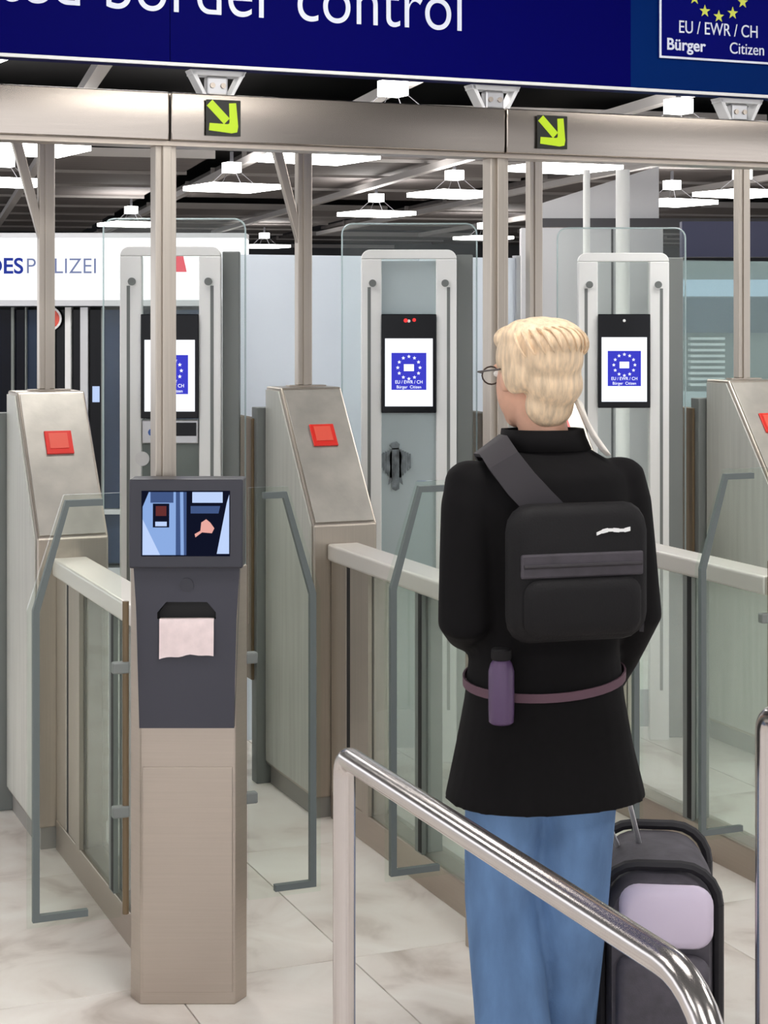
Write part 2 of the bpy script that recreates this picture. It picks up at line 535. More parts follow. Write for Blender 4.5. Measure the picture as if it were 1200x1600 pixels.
# brackets between sign and beam
bl = ['white wedge bracket between blue sign and beam, beside the first arrow sign', 'white wedge bracket between blue sign and beam, above the double post', 'white wedge bracket between blue sign and beam, below the emblem board']
b0 = None
for k in range(3):
    if k == 0:
        b0 = gate_thing('sign_bracket', bl[0], 'bracket', 1.325, RP, 2.253, 'sign brackets on the beam')
        m = MB()
        for sd in (-1, 1):
            m.prism([(sd * 0.03, 0.0), (sd * 0.04, 0.0), (sd * 0.075, 0.064), (sd * 0.062, 0.064)], 'y', -0.02, 0.03)
        m.box(-0.07, 0.07, -0.02, 0.03, 0.05, 0.064)
        m.build('bracket_frame', WHITEM, b0, bevel=0.002)
        MB().box(-0.028, 0.028, -0.012, 0.02, 0.0, 0.05).build('bracket_core', ALU, b0, bevel=0.006)
        m = MB()
        for x in (-0.014, 0.014):
            m.disc((x, -0.014, 0.026), 0.007, 'y', 0.006, 10)
        m.build('bolt', STEEL, b0)
    else:
        dup(b0, W(1.325 + P * 0.84 * k, RP, 2.253), bl[k])

# rear cross beam carried by the braced posts
rb = gate_thing('rear_beam', 'thin pale beam behind the big steel beam, on the braced posts', 'beam', 0, 6.1)
MB().box(0.3, 5.2, -0.03, 0.03, 2.30, 2.40).build('rear_beam_body', ALU, rb, bevel=0.003)

# ---------------------------------------------------------------- cabinets with the red signs, their posts
CL = 1.115


def make_cabinet(label):
    t = gate_thing('gate_cabinet', label, 'cabinet', CL, 5.63, 0, 'sloped steel gate cabinets')
    prof = [(0, 0.07), (0.50, 0.07), (0.50, 1.437), (0.345, 1.437), (0, 0.985)]
    MB().prism(prof, 'x', 0.006, 0.236).build('cabinet_body', STEELV, t, bevel=0.006, seg=3)
    side = [(0.014, 0.085), (0.49, 0.085), (0.49, 1.425), (0.352, 1.425), (0.014, 0.985)]
    MB().prism(side, 'x', 0.0, 0.0058).build('side_panel', SATIN, t, bevel=0.001)
    # speckled plate on the slope
    L = math.hypot(0.345, 0.452); a = math.atan2(0.452, 0.345)
    M = Matrix.Translation((0.121, 0, 0.985)) @ Matrix.Rotation(a, 4, 'X')
    MB().box(-0.106, 0.106, 0.012, L - 0.012, 0.0005, 0.004, 0, M).build('slope_plate', MOTTLE, t, bevel=0.001)
    rs = MB().box(-0.045, 0.045, 0.315, 0.405, 0.0042, 0.010, 0, M).build('red_indicator', RED, t, bevel=0.002)
    m = MB().box(-0.032, 0.030, 0.335, 0.395, 0.0102, 0.0115, 0, M)
    m.build('indicator_print', REDP, rs)
    # front foot panels with dark slot
    MB().box(0.02, 0.222, 0.012, 0.492, 0.0, 0.0695).build('plinth', PLINTH, t)
    MB().box(-0.04, -0.0005, 0.53, 0.83, 0.37, 1.32).build('sensor_housing', BRONZE, t, bevel=0.004)
    MB().box(-0.03, 0.1, 0.5005, 0.56, 0.0, 1.36).build('rear_upright', GREYP, t, bevel=0.003)
    MB().box(0.06, 0.2, 0.40, 0.44, 1.4375, 1.443).build('top_plate', STEEL, t)
    return t


cl = ['sloped steel cabinet with red square, left edge of photo', 'sloped steel cabinet with red square, between kiosk and middle column',
      'sloped steel cabinet mostly hidden behind the traveller in black', 'sloped steel cabinet with red square, cut by the right edge of photo']
pl = ['slim steel post with slanted brace on the leftmost cabinet', 'slim steel post with slanted brace on the cabinet right of the kiosk',
      'slim steel post, rear one of the pair above the blonde traveller', 'slim steel post standing on the rightmost cabinet']
c0 = q0 = None
for k in range(4):
    if k == 0:
        c0 = make_cabinet(cl[0])
        q0 = gate_thing('braced_post', pl[0], 'post', CL + 0.12, 6.05, 1.4435, 'braced posts on the cabinets')
        MB().box(-0.027, 0.027, -0.02, 0.02, 0, 0.86).build('post_core', STEELV, q0, bevel=0.003)
        MB().box(-0.008, 0.008, -0.026, -0.0205, 0, 0.86).build('front_rib', STEELV, q0)
        m = MB().prism([(-0.013, 0.46), (0.013, 0.46), (-0.09, 0.86), (-0.125, 0.86)][::1], 'y', -0.018, 0.012)
        m.build('brace', STEELV, q0, bevel=0.003)
    else:
        dup(c0, W(CL + P * k, 5.63), cl[k])
        q = dup(q0, W(CL + 0.12 + P * k, 6.05, 1.4435), pl[k])
        if k >= 2:
            for o in list(bpy.data.objects):
                if o.parent == q and o.name.startswith('brace.'):
                    bpy.data.objects.remove(o)

# ---------------------------------------------------------------- fences between the lanes


def make_fence(label):
    t = gate_thing('glass_fence', label, 'fence', 1.18, 4.40, 0, 'glass lane fences')
    MB().box(0, 0.095, 0.03, 1.225, 0.0, 0.095).build('base_rail', STEEL, t, bevel=0.003)
    MB().box(-0.012, 0.1, 0.035, 1.225, 0.868, 0.925).build('top_rail', RAILST, t, bevel=0.008, seg=3)
    MB().box(0.01, 0.022, 0.04, 0.92, 0.0955, 0.8675).build('glass_pane', FENCEG, t)
    MB().box(0.07, 0.08, 0.04, 0.92, 0.0955, 0.8675).build('glass_pane', FENCEG, t)
    for y, mm in ((0.47, GREYP), (0.90, STEELV)):
        MB().box(-0.004, 0.009, y - 0.026, y + 0.026, 0.0955, 0.8675).build('upright', mm, t)
        MB().box(0.0225, 0.069, y - 0.012, y + 0.012, 0.0955, 0.8675).build('upright', mm, t)
    MB().box(-0.0052, -0.0042, 0.446, 0.470, 0.10, 0.866).build('dark_strip', BLACK, t)
    MB().box(0.002, 0.09, 0.922, 1.05, 0.0955, 0.8675).build('end_panel', STEELV, t, bevel=0.002)
    MB().box(0.004, 0.088, 1.051, 1.085, 0.0955, 0.8675).build('end_slot', BLACK, t)
    MB().box(0.002, 0.09, 1.086, 1.225, 0.0955, 0.8675).build('end_panel', STEELV, t, bevel=0.002)
    return t


f_l = ['glass lane fence with steel top rail running from leftmost cabinet to the kiosk', 'glass lane fence with steel top rail, left of the traveller', 'glass lane fence with steel top rail, right of the traveller']
f0 = None
for k in range(3):
    if k == 0: f0 = make_fence(f_l[0])
    else: dup(f0, W(1.18 + P * k, 4.40), f_l[k])

# ---------------------------------------------------------------- swing doors


def make_door(sign, s_free, s_hinge, label):
    """sign = +1: the free edge is on the +t side. Local x = 0 at the hinge, growing toward the free edge."""
    w = abs(s_free - s_hinge)
    t = gate_thing('glass_swing_door', label, 'door', s_hinge, 4.25, 0, 'chamfered glass swing doors')
    zb, zc, zt, c = 0.235, 0.995, 1.265, 0.088
    out = [(0, zb), (w, zb), (w, zc), (w - c, zt), (0, zt)]
    X = lambda p: [(sign * a, b) for a, b in p]
    MB().prism(X(out), 'y', -0.005, 0.005).build('door_pane', DOORG, t)
    g, i = 0.016, 0.013
    # gasket strip: bottom, free edge, chamfer, top
    o1 = [(w * 0.36, zb + i), (w - i, zb + i), (w - i, zc - 0.004), (w - c - 0.004, zt - i), (w * 0.2, zt - i)]
    o2 = [(w * 0.36, zb + i + g), (w - i - g, zb + i + g), (w - i - g, zc - 0.008), (w - c - 0.012, zt - i - g), (w * 0.2, zt - i - g)]
    m = MB()
    for k in range(4):
        m.prism(X([o1[k], o1[k + 1], o2[k + 1], o2[k]]), 'y', -0.008, 0.008)
    m.build('edge_gasket', RUBBER, t)
    for z in (0.49, 0.84):
        h = MB().box(sign * -0.02, sign * 0.022, -0.012, 0.012, z - 0.014, z + 0.014)
        h.build('hinge_clamp', GREYP, t, bevel=0.004)
    MB().tube([(sign * -0.012, 0, 0.24), (sign * -0.012, 0, 1.0)], 0.008, 10).build('pivot_rod', BRONZE, t, smooth=True)
    return t


dA = make_door(-1, 0.822, 1.05, 'chamfered glass door left of the kiosk, free edge at photo left')
dB = make_door(1, 1.566, 1.375, 'chamfered glass door right of the kiosk, dark edge strip')
dC = make_door(-1, 1.745, 1.98, 'chamfered glass door left of the traveller behind the handrail')
dE = make_door(1, 2.506, 2.303, 'chamfered glass door mostly hidden behind the traveller and the suitcase')
dD = make_door(-1, 2.677, 2.91, 'chamfered glass door at photo right, before the right fence')

# ---------------------------------------------------------------- kiosks


def make_kiosk(label, s, r):
    t = thing('screen_kiosk', label, 'kiosk', W(s, r), 0.0, 'screen kiosks at the lane entries')
    hw = 0.117
    plan = [(-hw, 0), (hw, 0), (hw + 0.024, 0.05), (hw + 0.024, 0.062), (-hw - 0.03, 0.062), (-hw - 0.03, 0.05)]
    MB().prism(plan, 'z', 0.0, 1.075).build('steel_column', STEEL, t, bevel=0.003)
    MB().box(-hw + 0.006, hw - 0.006, -0.003, 0.004, 0.03, 0.585).build('service_panel', STEEL, t, bevel=0.0015)
    # dark front, narrower at the foot, with a real recess for the paper
    a0, a1, zb, zt = 0.116, 0.130, 0.685, 1.078
    yf = -0.022
    P0 = [(-a0, zb), (a0, zb), (a1, zt), (-a1, zt)]
    H0 = [(-0.072, 0.952), (-0.072, 0.968), (-0.05, 0.994), (0.05, 0.994), (0.072, 0.968), (0.072, 0.952)]
    m = MB()
    # front skin built around the opening
    V = [(-a0, yf, zb), (a0, yf, zb), (a1, yf, zt), (-a1, yf, zt)] + [(x, yf, z) for x, z in H0] + [(-0.119 - 0.003, yf, 0.952), (0.122, yf, 0.952)]
    m.add(V, [(0, 1, 11, 10), (10, 4, 5, 6, 3), (3, 6, 7, 2), (2, 7, 8, 9, 11), (0, 1, 11, 9, 4, 10)][1:4] + [(0, 1, 11, 9, 4, 10)])
    # outer sides
    B = [(-a0, -0.0005, zb), (a0, -0.0005, zb), (a1, -0.0005, zt), (-a1, -0.0005, zt)]
    m.add([V[0], V[1], V[2], V[3]] + B, [(0, 1, 5, 4), (1, 2, 6, 5), (2, 3, 7, 6)])
    m.add([V[3], V[10], V[0], B[3], B[0]], [(0, 1, 2, 4, 3)])
    m.build('front_shell', SLATE, t)
    rc = MB()
    n = len(H0)
    rc.add([(x, yf, z) for x, z in H0] + [(x * 0.95, -0.001, z) for x, z in H0], [(i, (i + 1) % n, n + (i + 1) % n, n + i) for i in range(n)] + [tuple(range(n, 2 * n))])
    rc.build('paper_slot', BLACK, t)
    MB().disc((0, yf - 0.001, 1.036), 0.017, 'y', 0.003, 24).build('speaker_grille', SLATE2, t)
    # head with screen
    head = MB()
    head.prism([(0.05, 1.079), (-0.045, 1.079), (-0.038, 1.296), (0.05, 1.296)], 'x', -0.139, 0.139)
    hd = head.build('screen_head', SLATE2, t, bevel=0.005, seg=3)
    fs = MB(); M = Matrix.Translation((0, -0.0448, 1.079)) @ Matrix.Rotation(-math.atan2(0.007, 0.217), 4, 'X')
    sc_ = MB().box(-0.108, 0.108, -0.0016, -0.0003, 0.030, 0.189, 0, M).build('screen', SCRD, hd)

    def q(pts, mi, k, mb=fs):
        mb.prism(pts, 'y', -0.0017 - 0.0002 * k, -0.0016 - 0.0002 * k, mi, M)
    q([(-0.105, 0.033), (-0.024, 0.033), (-0.024, 0.186), (-0.09, 0.186), (-0.105, 0.15)], 1, 0)          # left picture: pale column
    q([(-0.105, 0.033), (-0.062, 0.033), (-0.105, 0.12)], 0, 1)
    q([(-0.086, 0.160), (-0.03, 0.160), (-0.03, 0.186), (-0.086, 0.186)], 2, 1)
    q([(-0.080, 0.100), (-0.040, 0.100), (-0.040, 0.158), (-0.080, 0.158)], 3, 2)                           # dark reader
    q([(-0.073, 0.128), (-0.047, 0.128), (-0.047, 0.152), (-0.073, 0.152)], 4, 3)
    q([(-0.074, 0.103), (-0.046, 0.103), (-0.046, 0.114), (-0.074, 0.114)], 0, 3)
    q([(-0.024, 0.033), (0.002, 0.033), (0.002, 0.186), (-0.024, 0.186)], 5, 1)
    q([(-0.012, 0.033), (-0.004, 0.033), (-0.006, 0.186), (-0.014, 0.186)], 1, 2)
    q([(0.008, 0.036), (0.104, 0.036), (0.104, 0.186), (0.008, 0.186)], 3, 1)                              # right picture: dark figure
    q([(0.016, 0.160), (0.09, 0.160), (0.09, 0.186), (0.016, 0.186)], 0, 2)
    q([(0.076, 0.036), (0.106, 0.036), (0.106, 0.18), (0.1, 0.16)], 0, 3)
    q([(0.024, 0.076), (0.040, 0.088), (0.064, 0.086), (0.070, 0.098), (0.060, 0.112), (0.050, 0.120), (0.038, 0.112), (0.036, 0.092), (0.022, 0.084)], 6, 4)
    q([(0.012, 0.134), (0.08, 0.134), (0.084, 0.152), (0.012, 0.152)], 5, 2)
    fs.build('screen_picture', [SCRL, SCRL2, SCRM, SCRD, SCRR, SCRM, SCRS], sc_)
    return t


KS, KR = 1.215, 4.24
k0 = make_kiosk('slate and steel kiosk with a lit camera screen and paper slip', KS, KR)
k1 = dup(k0, W(KS + P - 0.01, KR + 0.005), 'steel kiosk almost hidden behind the traveller in black')

# paper slip hanging from the kiosk slot
ps = MB(); n = 14
base = k0.location
rows = []
for th in (0, 1):
    for (z, y) in ((0.9535, -0.003), (0.9535, -0.014), (0.9528, -0.0245), (0.945, -0.029), (0.925, -0.030), (0.900, -0.031), (None, -0.033)):
        row = []
        for i in range(n + 1):
            u = i / n; x = -0.066 + 0.133 * u
            zz = z
            if z is None:
                zz = 0.856 + 0.012 * math.exp(-((u - 0.55) / 0.16) ** 2) + 0.006 * u + 0.004 * math.sin(9 * u)
            row.append((x, y - 0.0006 * th - 0.0012 * math.sin(5 * u + 40 * (zz)), zz))
        rows.append(row)
flat = [p for r_ in rows for p in r_]; nn = n + 1; fcs = []
for sh in (0, 7):
    for a in range(6):
        for i in range(n):
            q = (sh + a) * nn + i
            fcs.append((q, q + 1, q + nn + 1, q + nn))
ps.add(flat, fcs)
po = ps.build('paper_slip', PAPER, None, smooth=True)
po.location = base; tag(po, 'pinkish white paper slip hanging out of the kiosk slot', 'paper')

# ---------------------------------------------------------------- arched columns with screens


def make_column(label, s, r):
    t = thing('camera_column', label, 'column', W(s, r), 0.0, 'arched camera columns')
    hw, H = 0.181, 1.942
    # white arch frame: outer rounded rectangle minus inner opening, as two uprights and a head
    rad = 0.035
    arc = [(hw - rad + rad * math.cos(a), H - rad + rad * math.sin(a)) for a in [PI / 2 * k / 6 for k in range(7)]]
    outer = [(hw, 0.0)] + arc + [(-x, z) for x, z in reversed(arc)] + [(-hw, 0.0)]
    iw, ih = 0.103, H - 0.045
    inner = [(iw, 0.0), (iw, ih - 0.02), (iw - 0.02, ih), (-iw + 0.02, ih), (-iw, ih - 0.02), (-iw, 0.0)]
    m = MB()
    yf, yb = -0.02, 0.03
    # split in quads: right upright, head, left upright
    m.prism([(iw, 0.0), (hw, 0.0), (hw, H - rad), (iw, H - rad)], 'y', yf, yb)
    m.prism([(-hw, 0.0), (-iw, 0.0), (-iw, H - rad), (-hw, H - rad)], 'y', yf, yb)
    m.build('arch_upright', WHITEP, t, bevel=0.004)
    hd = MB().prism([(-iw, H - rad + 0.0002), (iw, H - rad + 0.0002), (hw, H - rad + 0.0002)] + arc[1:] + [(-x, z) for x, z in reversed(arc)][:-1] + [(-hw, H - rad + 0.0002)], 'y', yf, yb)
    hd.build('arch_head', WHITEP, t, bevel=0.003)
    gr = MB()
    for sd in (-1, 1):
        gr.box(sd * 0.150 - 0.006, sd * 0.150 + 0.006, yf - 0.001, yf + 0.002, 0.2, 1.80)
    gr.build('light_groove', GREYP, t)
    for sd in (-1, 1):
        MB().disc((sd * 0.137, yf - 0.005, 1.815), 0.014, 'y', 0.01, 16).build('camera_knob', GREYP, t, smooth=True)
    MB().box(-iw, iw, -0.002, 0.004, 0.2, H - rad).build('centre_glass', CLEAR, t)
    MB().box(-iw, iw, 0.008, 0.02, 0.05, 0.198).build('foot_panel', PALEP, t)
    bz = MB().box(-0.104, 0.104, -0.034, -0.021, 1.325, 1.698).build('screen_bezel', BLACKG, t, bevel=0.003)
    MB().box(-0.09, 0.09, -0.0355, -0.0342, 1.350, 1.606).build('screen', SCRW, bz)
    sq = MB().box(-0.066, 0.066, -0.0368, -0.0356, 1.412, 1.552).build('screen_emblem', SCRB, bz)
    m = MB()
    for k in range(12):
        a = 2 * PI * k / 12
        m.prism(star_pts(0.042 * math.sin(a), 1.496 + 0.042 * math.cos(a), 0.0075), 'y', -0.0378, -0.037)
    m.prism([(-0.019, 1.483), (0.019, 1.483), (0.019, 1.509), (-0.019, 1.509)], 'y', -0.0378, -0.037)
    m.build('screen_star_ring', SCRW, bz)
    words('EU / EWR / CH', 0.018, SCRW, bz, (0, -0.0372, 1.436), name='screen_text', sx=0.9, depth=0.0002)
    words('Bürger  Citizen', 0.016, SCRW, bz, (0, -0.0372, 1.418), name='screen_text', sx=0.95, depth=0.0002)
    MB().disc((0, -0.0345, 1.672), 0.006, 'y', 0.002, 12).build('camera_lens', WHITEP, bz)
    # back sheet and grey rear housing
    rg = 0.04
    gw0, gw1, gh = -0.255, 0.262, 2.045
    cs = [PI / 2 * k / 5 for k in range(6)]
    pts = [(gw1, 0.05)] + [(gw1 - rg + rg * math.cos(a), gh - rg + rg * math.sin(a)) for a in cs] + [(gw0 + rg - rg * math.sin(a), gh - rg + rg * math.cos(a)) for a in cs] + [(gw0, 0.05)]
    MB().prism(pts, 'y', 0.075, 0.083).build('rear_glass', CLEAR, t)
    rim = [Vector((x, 0.079, z)) for x, z in pts]
    MB().tube(rim, 0.0035, 6).build('glass_edge', EDGE, t, smooth=True)
    MB().box(0.183, 0.245, 0.031, 0.074, 0.0, 1.925).build('rear_housing', GREYP, t, bevel=0.004)
    return t


CS, CR = 1.72, 6.22
col0 = make_column('white arched camera column with lit screen, behind the kiosk', CS, CR)
col1 = dup(col0, W(CS + P, CR), 'white arched camera column with lit screen, left of the traveller, grey emblem below')
col2 = dup(col0, W(CS + 2 * P, CR), 'white arched camera column with lit screen, right of the traveller')
# indicator lights and stickers of single columns
MB().disc((-0.012, -0.037, 1.674), 0.008, 'y', 0.002, 10).disc((0.020, -0.037, 1.676), 0.007, 'y', 0.002, 10).build('red_indicator', LEDR, col1)
eg = MB()
# grey heraldic bird: body, wing feathers, tail, head
eg.prism([(-0.02, 1.12), (0.02, 1.12), (0.026, 1.16), (0.012, 1.19), (-0.012, 1.19), (-0.026, 1.16)], 'y', -0.0040, -0.0024)
eg.prism([(-0.012, 1.185), (0.012, 1.185), (0.016, 1.205), (0.004, 1.215), (-0.014, 1.208), (-0.024, 1.2)], 'y', -0.0040, -0.0024)
for sd in (-1, 1):
    for k in range(5):
        x0 = sd * (0.018 + 0.009 * k); zt = 1.185 - 0.004 * k; zb_ = 1.075 + 0.009 * k
        eg.prism([(x0 - 0.0042, zb_ + 0.006), (x0, zb_), (x0 + 0.0042, zb_ + 0.006), (x0 + 0.0042, zt), (x0 - 0.0042, zt)], 'y', -0.0040, -0.0024)
    eg.prism([(sd * 0.008, 1.12), (sd * 0.016, 1.06), (sd * 0.028, 1.05), (sd * 0.024, 1.075), (sd * 0.02, 1.12)], 'y', -0.0040, -0.0024)
eg.prism([(-0.01, 1.12), (-0.014, 1.035), (0, 1.028), (0.014, 1.035), (0.01, 1.12)], 'y', -0.0040, -0.0024)
ego = eg.build('bird_emblem', GREYEAGLE, col1)
ego.location = (-0.05, 0, -0.0)
MB().box(-0.103, 0.103, 0.006, 0.012, 0.2, 1.9).build('backing_panel', PALEP, col1)
MB().disc((-0.10, -0.0215, 1.18), 0.026, 'y', 0.002, 20).build('round_sticker', WHITEM, col0)
MB().box(-0.103, 0.103, 0.006, 0.012, 0.2, 1.32).build('backing_panel', GREYP, col0)
rdr = MB().box(-0.100, 0.100, -0.03, -0.006, 1.235, 1.318).build('document_reader', ALU, col0, bevel=0.003)
MB().disc((-0.065, -0.031, 1.275), 0.013, 'y', 0.003, 14).build('reader_button', SCRM, rdr)
MB().box(0.0, 0.095, -0.0315, -0.0302, 1.262, 1.310).build('reader_slot', BLACKG, rdr)

# ---------------------------------------------------------------- glass partitions behind the columns
gp = gate_thing('frosted_partition', 'frosted glass partition behind the middle column', 'partition', 0, 6.62)
for a, b in ((2.06, 2.36), (2.365, 2.86), (2.865, 3.30)):
    MB().box(a, b, -0.005, 0.005, 0.04, 1.93).build('frosted_pane', FROST, gp)
for a in (2.05, 3.305):
    MB().box(a - 0.009, a + 0.009, -0.02, 0.02, 0, 1.94).build('partition_post', ALU, gp)
gp2 = gate_thing('clear_partition', 'greenish glass partition right of the right column', 'partition', 0, 6.62)
for a, b in ((3.98, 4.42), (4.425, 4.86)):
    MB().box(a, b, -0.005, 0.005, 0.04, 1.93).build('glass_pane', GREENG, gp2)
for a in (3.97, 4.87):
    MB().box(a - 0.009, a + 0.009, -0.02, 0.02, 0, 1.94).build('partition_post', ALU, gp2)

# ---------------------------------------------------------------- booths and light boxes behind
YB = 11.0
bx = lambda px, y=YB: (px - 600) / F_PX * y
bz_ = lambda py, y=YB: EYE + (HORIZON - py) / F_PX * y
lb = thing('light_box_sign', 'white light box sign with blue police lettering behind the gates', 'sign', (0, YB, 0))
MB().box(bx(-330), bx(335), 0, 0.25, bz_(468), bz_(372)).build('light_box', BOXW, lb, bevel=0.004)
MB().box(bx(-330), bx(384), -0.01, 0.26, bz_(372) + 0.002, bz_(364)).build('top_rail', ALU, lb)
MB().box(bx(-330), bx(384), -0.01, 0.26, bz_(478), bz_(468) - 0.002).build('bottom_rail', ALU, lb)
words('BUNDES', 0.135, BOXB, lb, (bx(37), -0.004, bz_(427)), align='RIGHT', bold=0.003)
words('POLIZEI', 0.135, BOXG, lb, (bx(40), -0.004, bz_(427)), align='LEFT', sx=0.95)
lb2 = thing('emblem_light_box', 'white light box with red mark seen through the first arched column', 'sign', (0, YB, 0))
MB().box(bx(336), bx(384), 0, 0.25, bz_(468), bz_(372)).build('light_box', BOXW, lb2, bevel=0.004)
mk = MB().prism([(bx(240), bz_(425)), (bx(292), bz_(425)), (bx(286), bz_(398)), (bx(262), bz_(404)), (bx(242), bz_(398))], 'y', -0.008, -0.003)
mk.build('red_mark', BOXR, lb)

bo = thing('control_booth', 'dark glazed booth under the white lettered light box', 'booth', (0, YB + 0.1, 0))
MB().box(bx(-330), bx(385), 0.1, 0.3, 0.0, bz_(480)).build('booth_wall', BLACK, bo)
MB().box(bx(-330), bx(385), -0.02, 0.099, 0.0, 0.12).build('booth_base', ALU, bo)
for a, b, mm in ((-60, 12, NAVYW), (16, 34, NAVYW), (36, 54, NAVYW2), (80, 97, BLACKG), (107, 121, BLACKG), (134, 154, BLACKG), (157, 187, NAVYW2), (189, 250, NAVYW), (254, 320, NAVYW2), (324, 380, NAVYW)):
    MB().box(bx(a), bx(b), 0.04, 0.07, 0.14, bz_(484)).build('window_pane', mm, bo)
for a, b, mm in ((12, 16, GREYP), (34, 36, GREYP), (54, 80, GREYP), (97, 106, WHITEM), (121, 133, ALU), (154, 157, GREYP), (250, 254, ALU)):
    MB().box(bx(a), bx(b), 0.0, 0.09, 0.12, bz_(480)).build('mullion', mm, bo)
MB().disc((bx(73), -0.004, bz_(498)), 0.075, 'y', 0.006, 24).build('round_sticker', WHITEM, bo)
MB().disc((bx(73), -0.0085, bz_(498)), 0.062, 'y', 0.002, 24).build('sticker_print', REDP, bo)
MB().box(bx(139), bx(150), 0.03, 0.039, bz_(630), bz_(605)).build('small_display', SCRL, bo)
MB().box(bx(150), bx(192), -0.02, 0.039, bz_(806), bz_(798)).build('counter_rail', ALU, bo)

YR = 12.0
br_ = lambda px: bx(px, YR)
zr_ = lambda py: bz_(py, YR)
b2 = thing('glazed_booth', 'grey blue booth with glowing reflection band and louvres behind the right column', 'booth', (0, YR, 0))
MB().box(br_(1040), br_(1330), 0.1, 0.3, 0.0, zr_(408)).build('booth_wall', GREYP, b2)
MB().box(br_(1040), br_(1330), -0.02, 0.099, zr_(463), zr_(437)).build('reflection_band', BANDW, b2)  # glowing strip stands in for light reflected in the glass
MB().box(br_(1040), br_(1330), 0.0, 0.099, zr_(520), zr_(465)).build('window_pane', NAVYW2, b2)
for k in range(9):
    MB().box(br_(1078), br_(1132), -0.02, 0.08, zr_(527 + 9 * k + 4), zr_(527 + 9 * k)).build('louvre_slat', WHITEM, b2)
MB().box(br_(1040), br_(1330), 0.01, 0.099, 0.0, zr_(612)).build('counter_front', PALEP, b2)
MB().box(br_(1085), br_(1330), 0.5, 0.6, zr_(398), zr_(340)).build('blue_fascia', mat('blue_fascia', (40, 44, 84), 0.4), b2)

pw = thing('pale_side_booth', 'pale grey booth wall seen through the right arched column', 'booth', (0, 13.0, 0))
MB().box(bx(815, 13), bx(1036, 13), 0, 0.2, 0, bz_(356, 13)).build('wall_panel', WALLP, pw)
MB().box(bx(955, 13), bx(958, 13), -0.012, 0, 0, bz_(358, 13)).build('joint_strip', DARKW, pw)
for (a, b, lab) in ((962, 984, 'thick pale round pole behind the right arched column'), (911, 922, 'thin pale pole left of the thick one, behind the right column')):
    x = (bx(a, 12.4) + bx(b, 12.4)) / 2; rr = (bx(b, 12.4) - bx(a, 12.4)) / 2
    pp = MB().tube([(0, 0, 0), (0, 0, 2.7)], rr, 20).tube([(0, 0, 0), (0, 0, 0.02)], rr * 1.6, 20).build('round_pole', WHITEP, None, smooth=True)
    pp.location = (x, 12.4, 0); tag(pp, lab, 'pole')

# ---------------------------------------------------------------- handrails in front


def make_handrail(label):
    t = gate_thing('handrail', label, 'handrail', 1.19, 1.84, 0, 'bent tube handrails')
    R, H, L, rad = 0.0212, 0.877, 1.26, 0.0
    pts = [(0, 0, 0), (0, 0, 0.4), (0, 0, 0.70)]
    rb_ = 0.12
    for k in range(0, 9):
        a = PI / 2 * k / 8
        pts.append((0, rb_ - rb_ * math.cos(a), H - rb_ + rb_ * math.sin(a)))
    pts.append((0, L * 0.5, H))
    rb2 = 0.035
    for k in range(0, 7):
        a = PI / 2 * k / 6
        pts.append((0, L - rb2 + rb2 * math.sin(a), H - rb2 + rb2 * math.cos(a)))
    pts += [(0, L, 0.4), (0, L, 0.0)]
    MB().tube(pts, R, 20).build('rail_tube', TUBE, t, smooth=True, angle=60)
    for y in (0, L):
        MB().tube([(0, y, 0.0), (0, y, 0.008)], 0.05, 20).build('floor_flange', TUBE, t, smooth=True)
    return t


h0 = make_handrail('bent steel tube handrail in front of the traveller')
dup(h0, W(1.19 + P, 1.84), 'bent steel tube handrail at the right edge of photo')

# ---------------------------------------------------------------- the traveller
SKIN = mat('skin', (222, 172, 146), 0.5, noise=((30, 30, 30), 0.03))
HAIR = mat('blonde_hair', (226, 200, 168), 0.5, noise=((90, 90, 16), 0.11), bump=((220, 220, 26), 0.6))
COAT = mat('black_coat_cloth', (9, 7, 9), 0.85, noise=((60, 60, 60), 0.15), bump=((14, 14, 8), 0.6), spec=0.2)
DENIM = mat('blue_denim', (98, 128, 168), 0.85, noise=((14, 14, 5), 0.12), bump=((300, 300, 300), 0.2), spec=0.2)
SHOE = mat('shoe_leather', (40, 38, 40), 0.5)
BAGM = mat('bag_black_fabric', (13, 11, 14), 0.7, bump=((250, 250, 250), 0.2), spec=0.3)
BAGG = mat('bag_grey_band', (62, 57, 64), 0.55, noise=((30, 30, 30), 0.1))
STRAPM = mat('bag_strap', (42, 38, 43), 0.7)
PURPLE = mat('purple_bottle_paint', (80, 58, 92), 0.4)
PINKS = mat('mauve_band', (92, 66, 78), 0.8)
WSCARF = mat('white_scarf', (240, 234, 226), 0.8)
CASEM = mat('suitcase_fabric', (76, 72, 80), 0.7, noise=((25, 25, 25), 0.12), bump=((350, 350, 350), 0.15))
CASEL = mat('suitcase_lilac', (206, 194, 214), 0.55)
CASEB = mat('suitcase_black_trim', (30, 28, 34), 0.6)
LENSG = mat('glasses_frame', (60, 50, 46), 0.3)
LIPS = mat('lips', (190, 112, 104), 0.5)
EYEW = mat('eye_white', (236, 234, 230), 0.2)
IRIS = mat('iris', (84, 104, 120), 0.2)

FACE = math.radians(16)
per = thing('person', 'blonde person seen from behind in black hip length coat and blue jeans', 'person', (0.335, 3.72, 0), FACE)


def ellring(c, rx, ry, n=28, e=2.3, tilt=0.0):
    out = []
    for k in range(n):
        a = 2 * PI * k / n; ca, sa = math.cos(a), math.sin(a)
        x = rx * math.copysign(abs(ca) ** (2 / e), ca); y = ry * math.copysign(abs(sa) ** (2 / e), sa)
        out.append(Vector((c[0] + x, c[1] + y, c[2] + tilt * y)))
    return out


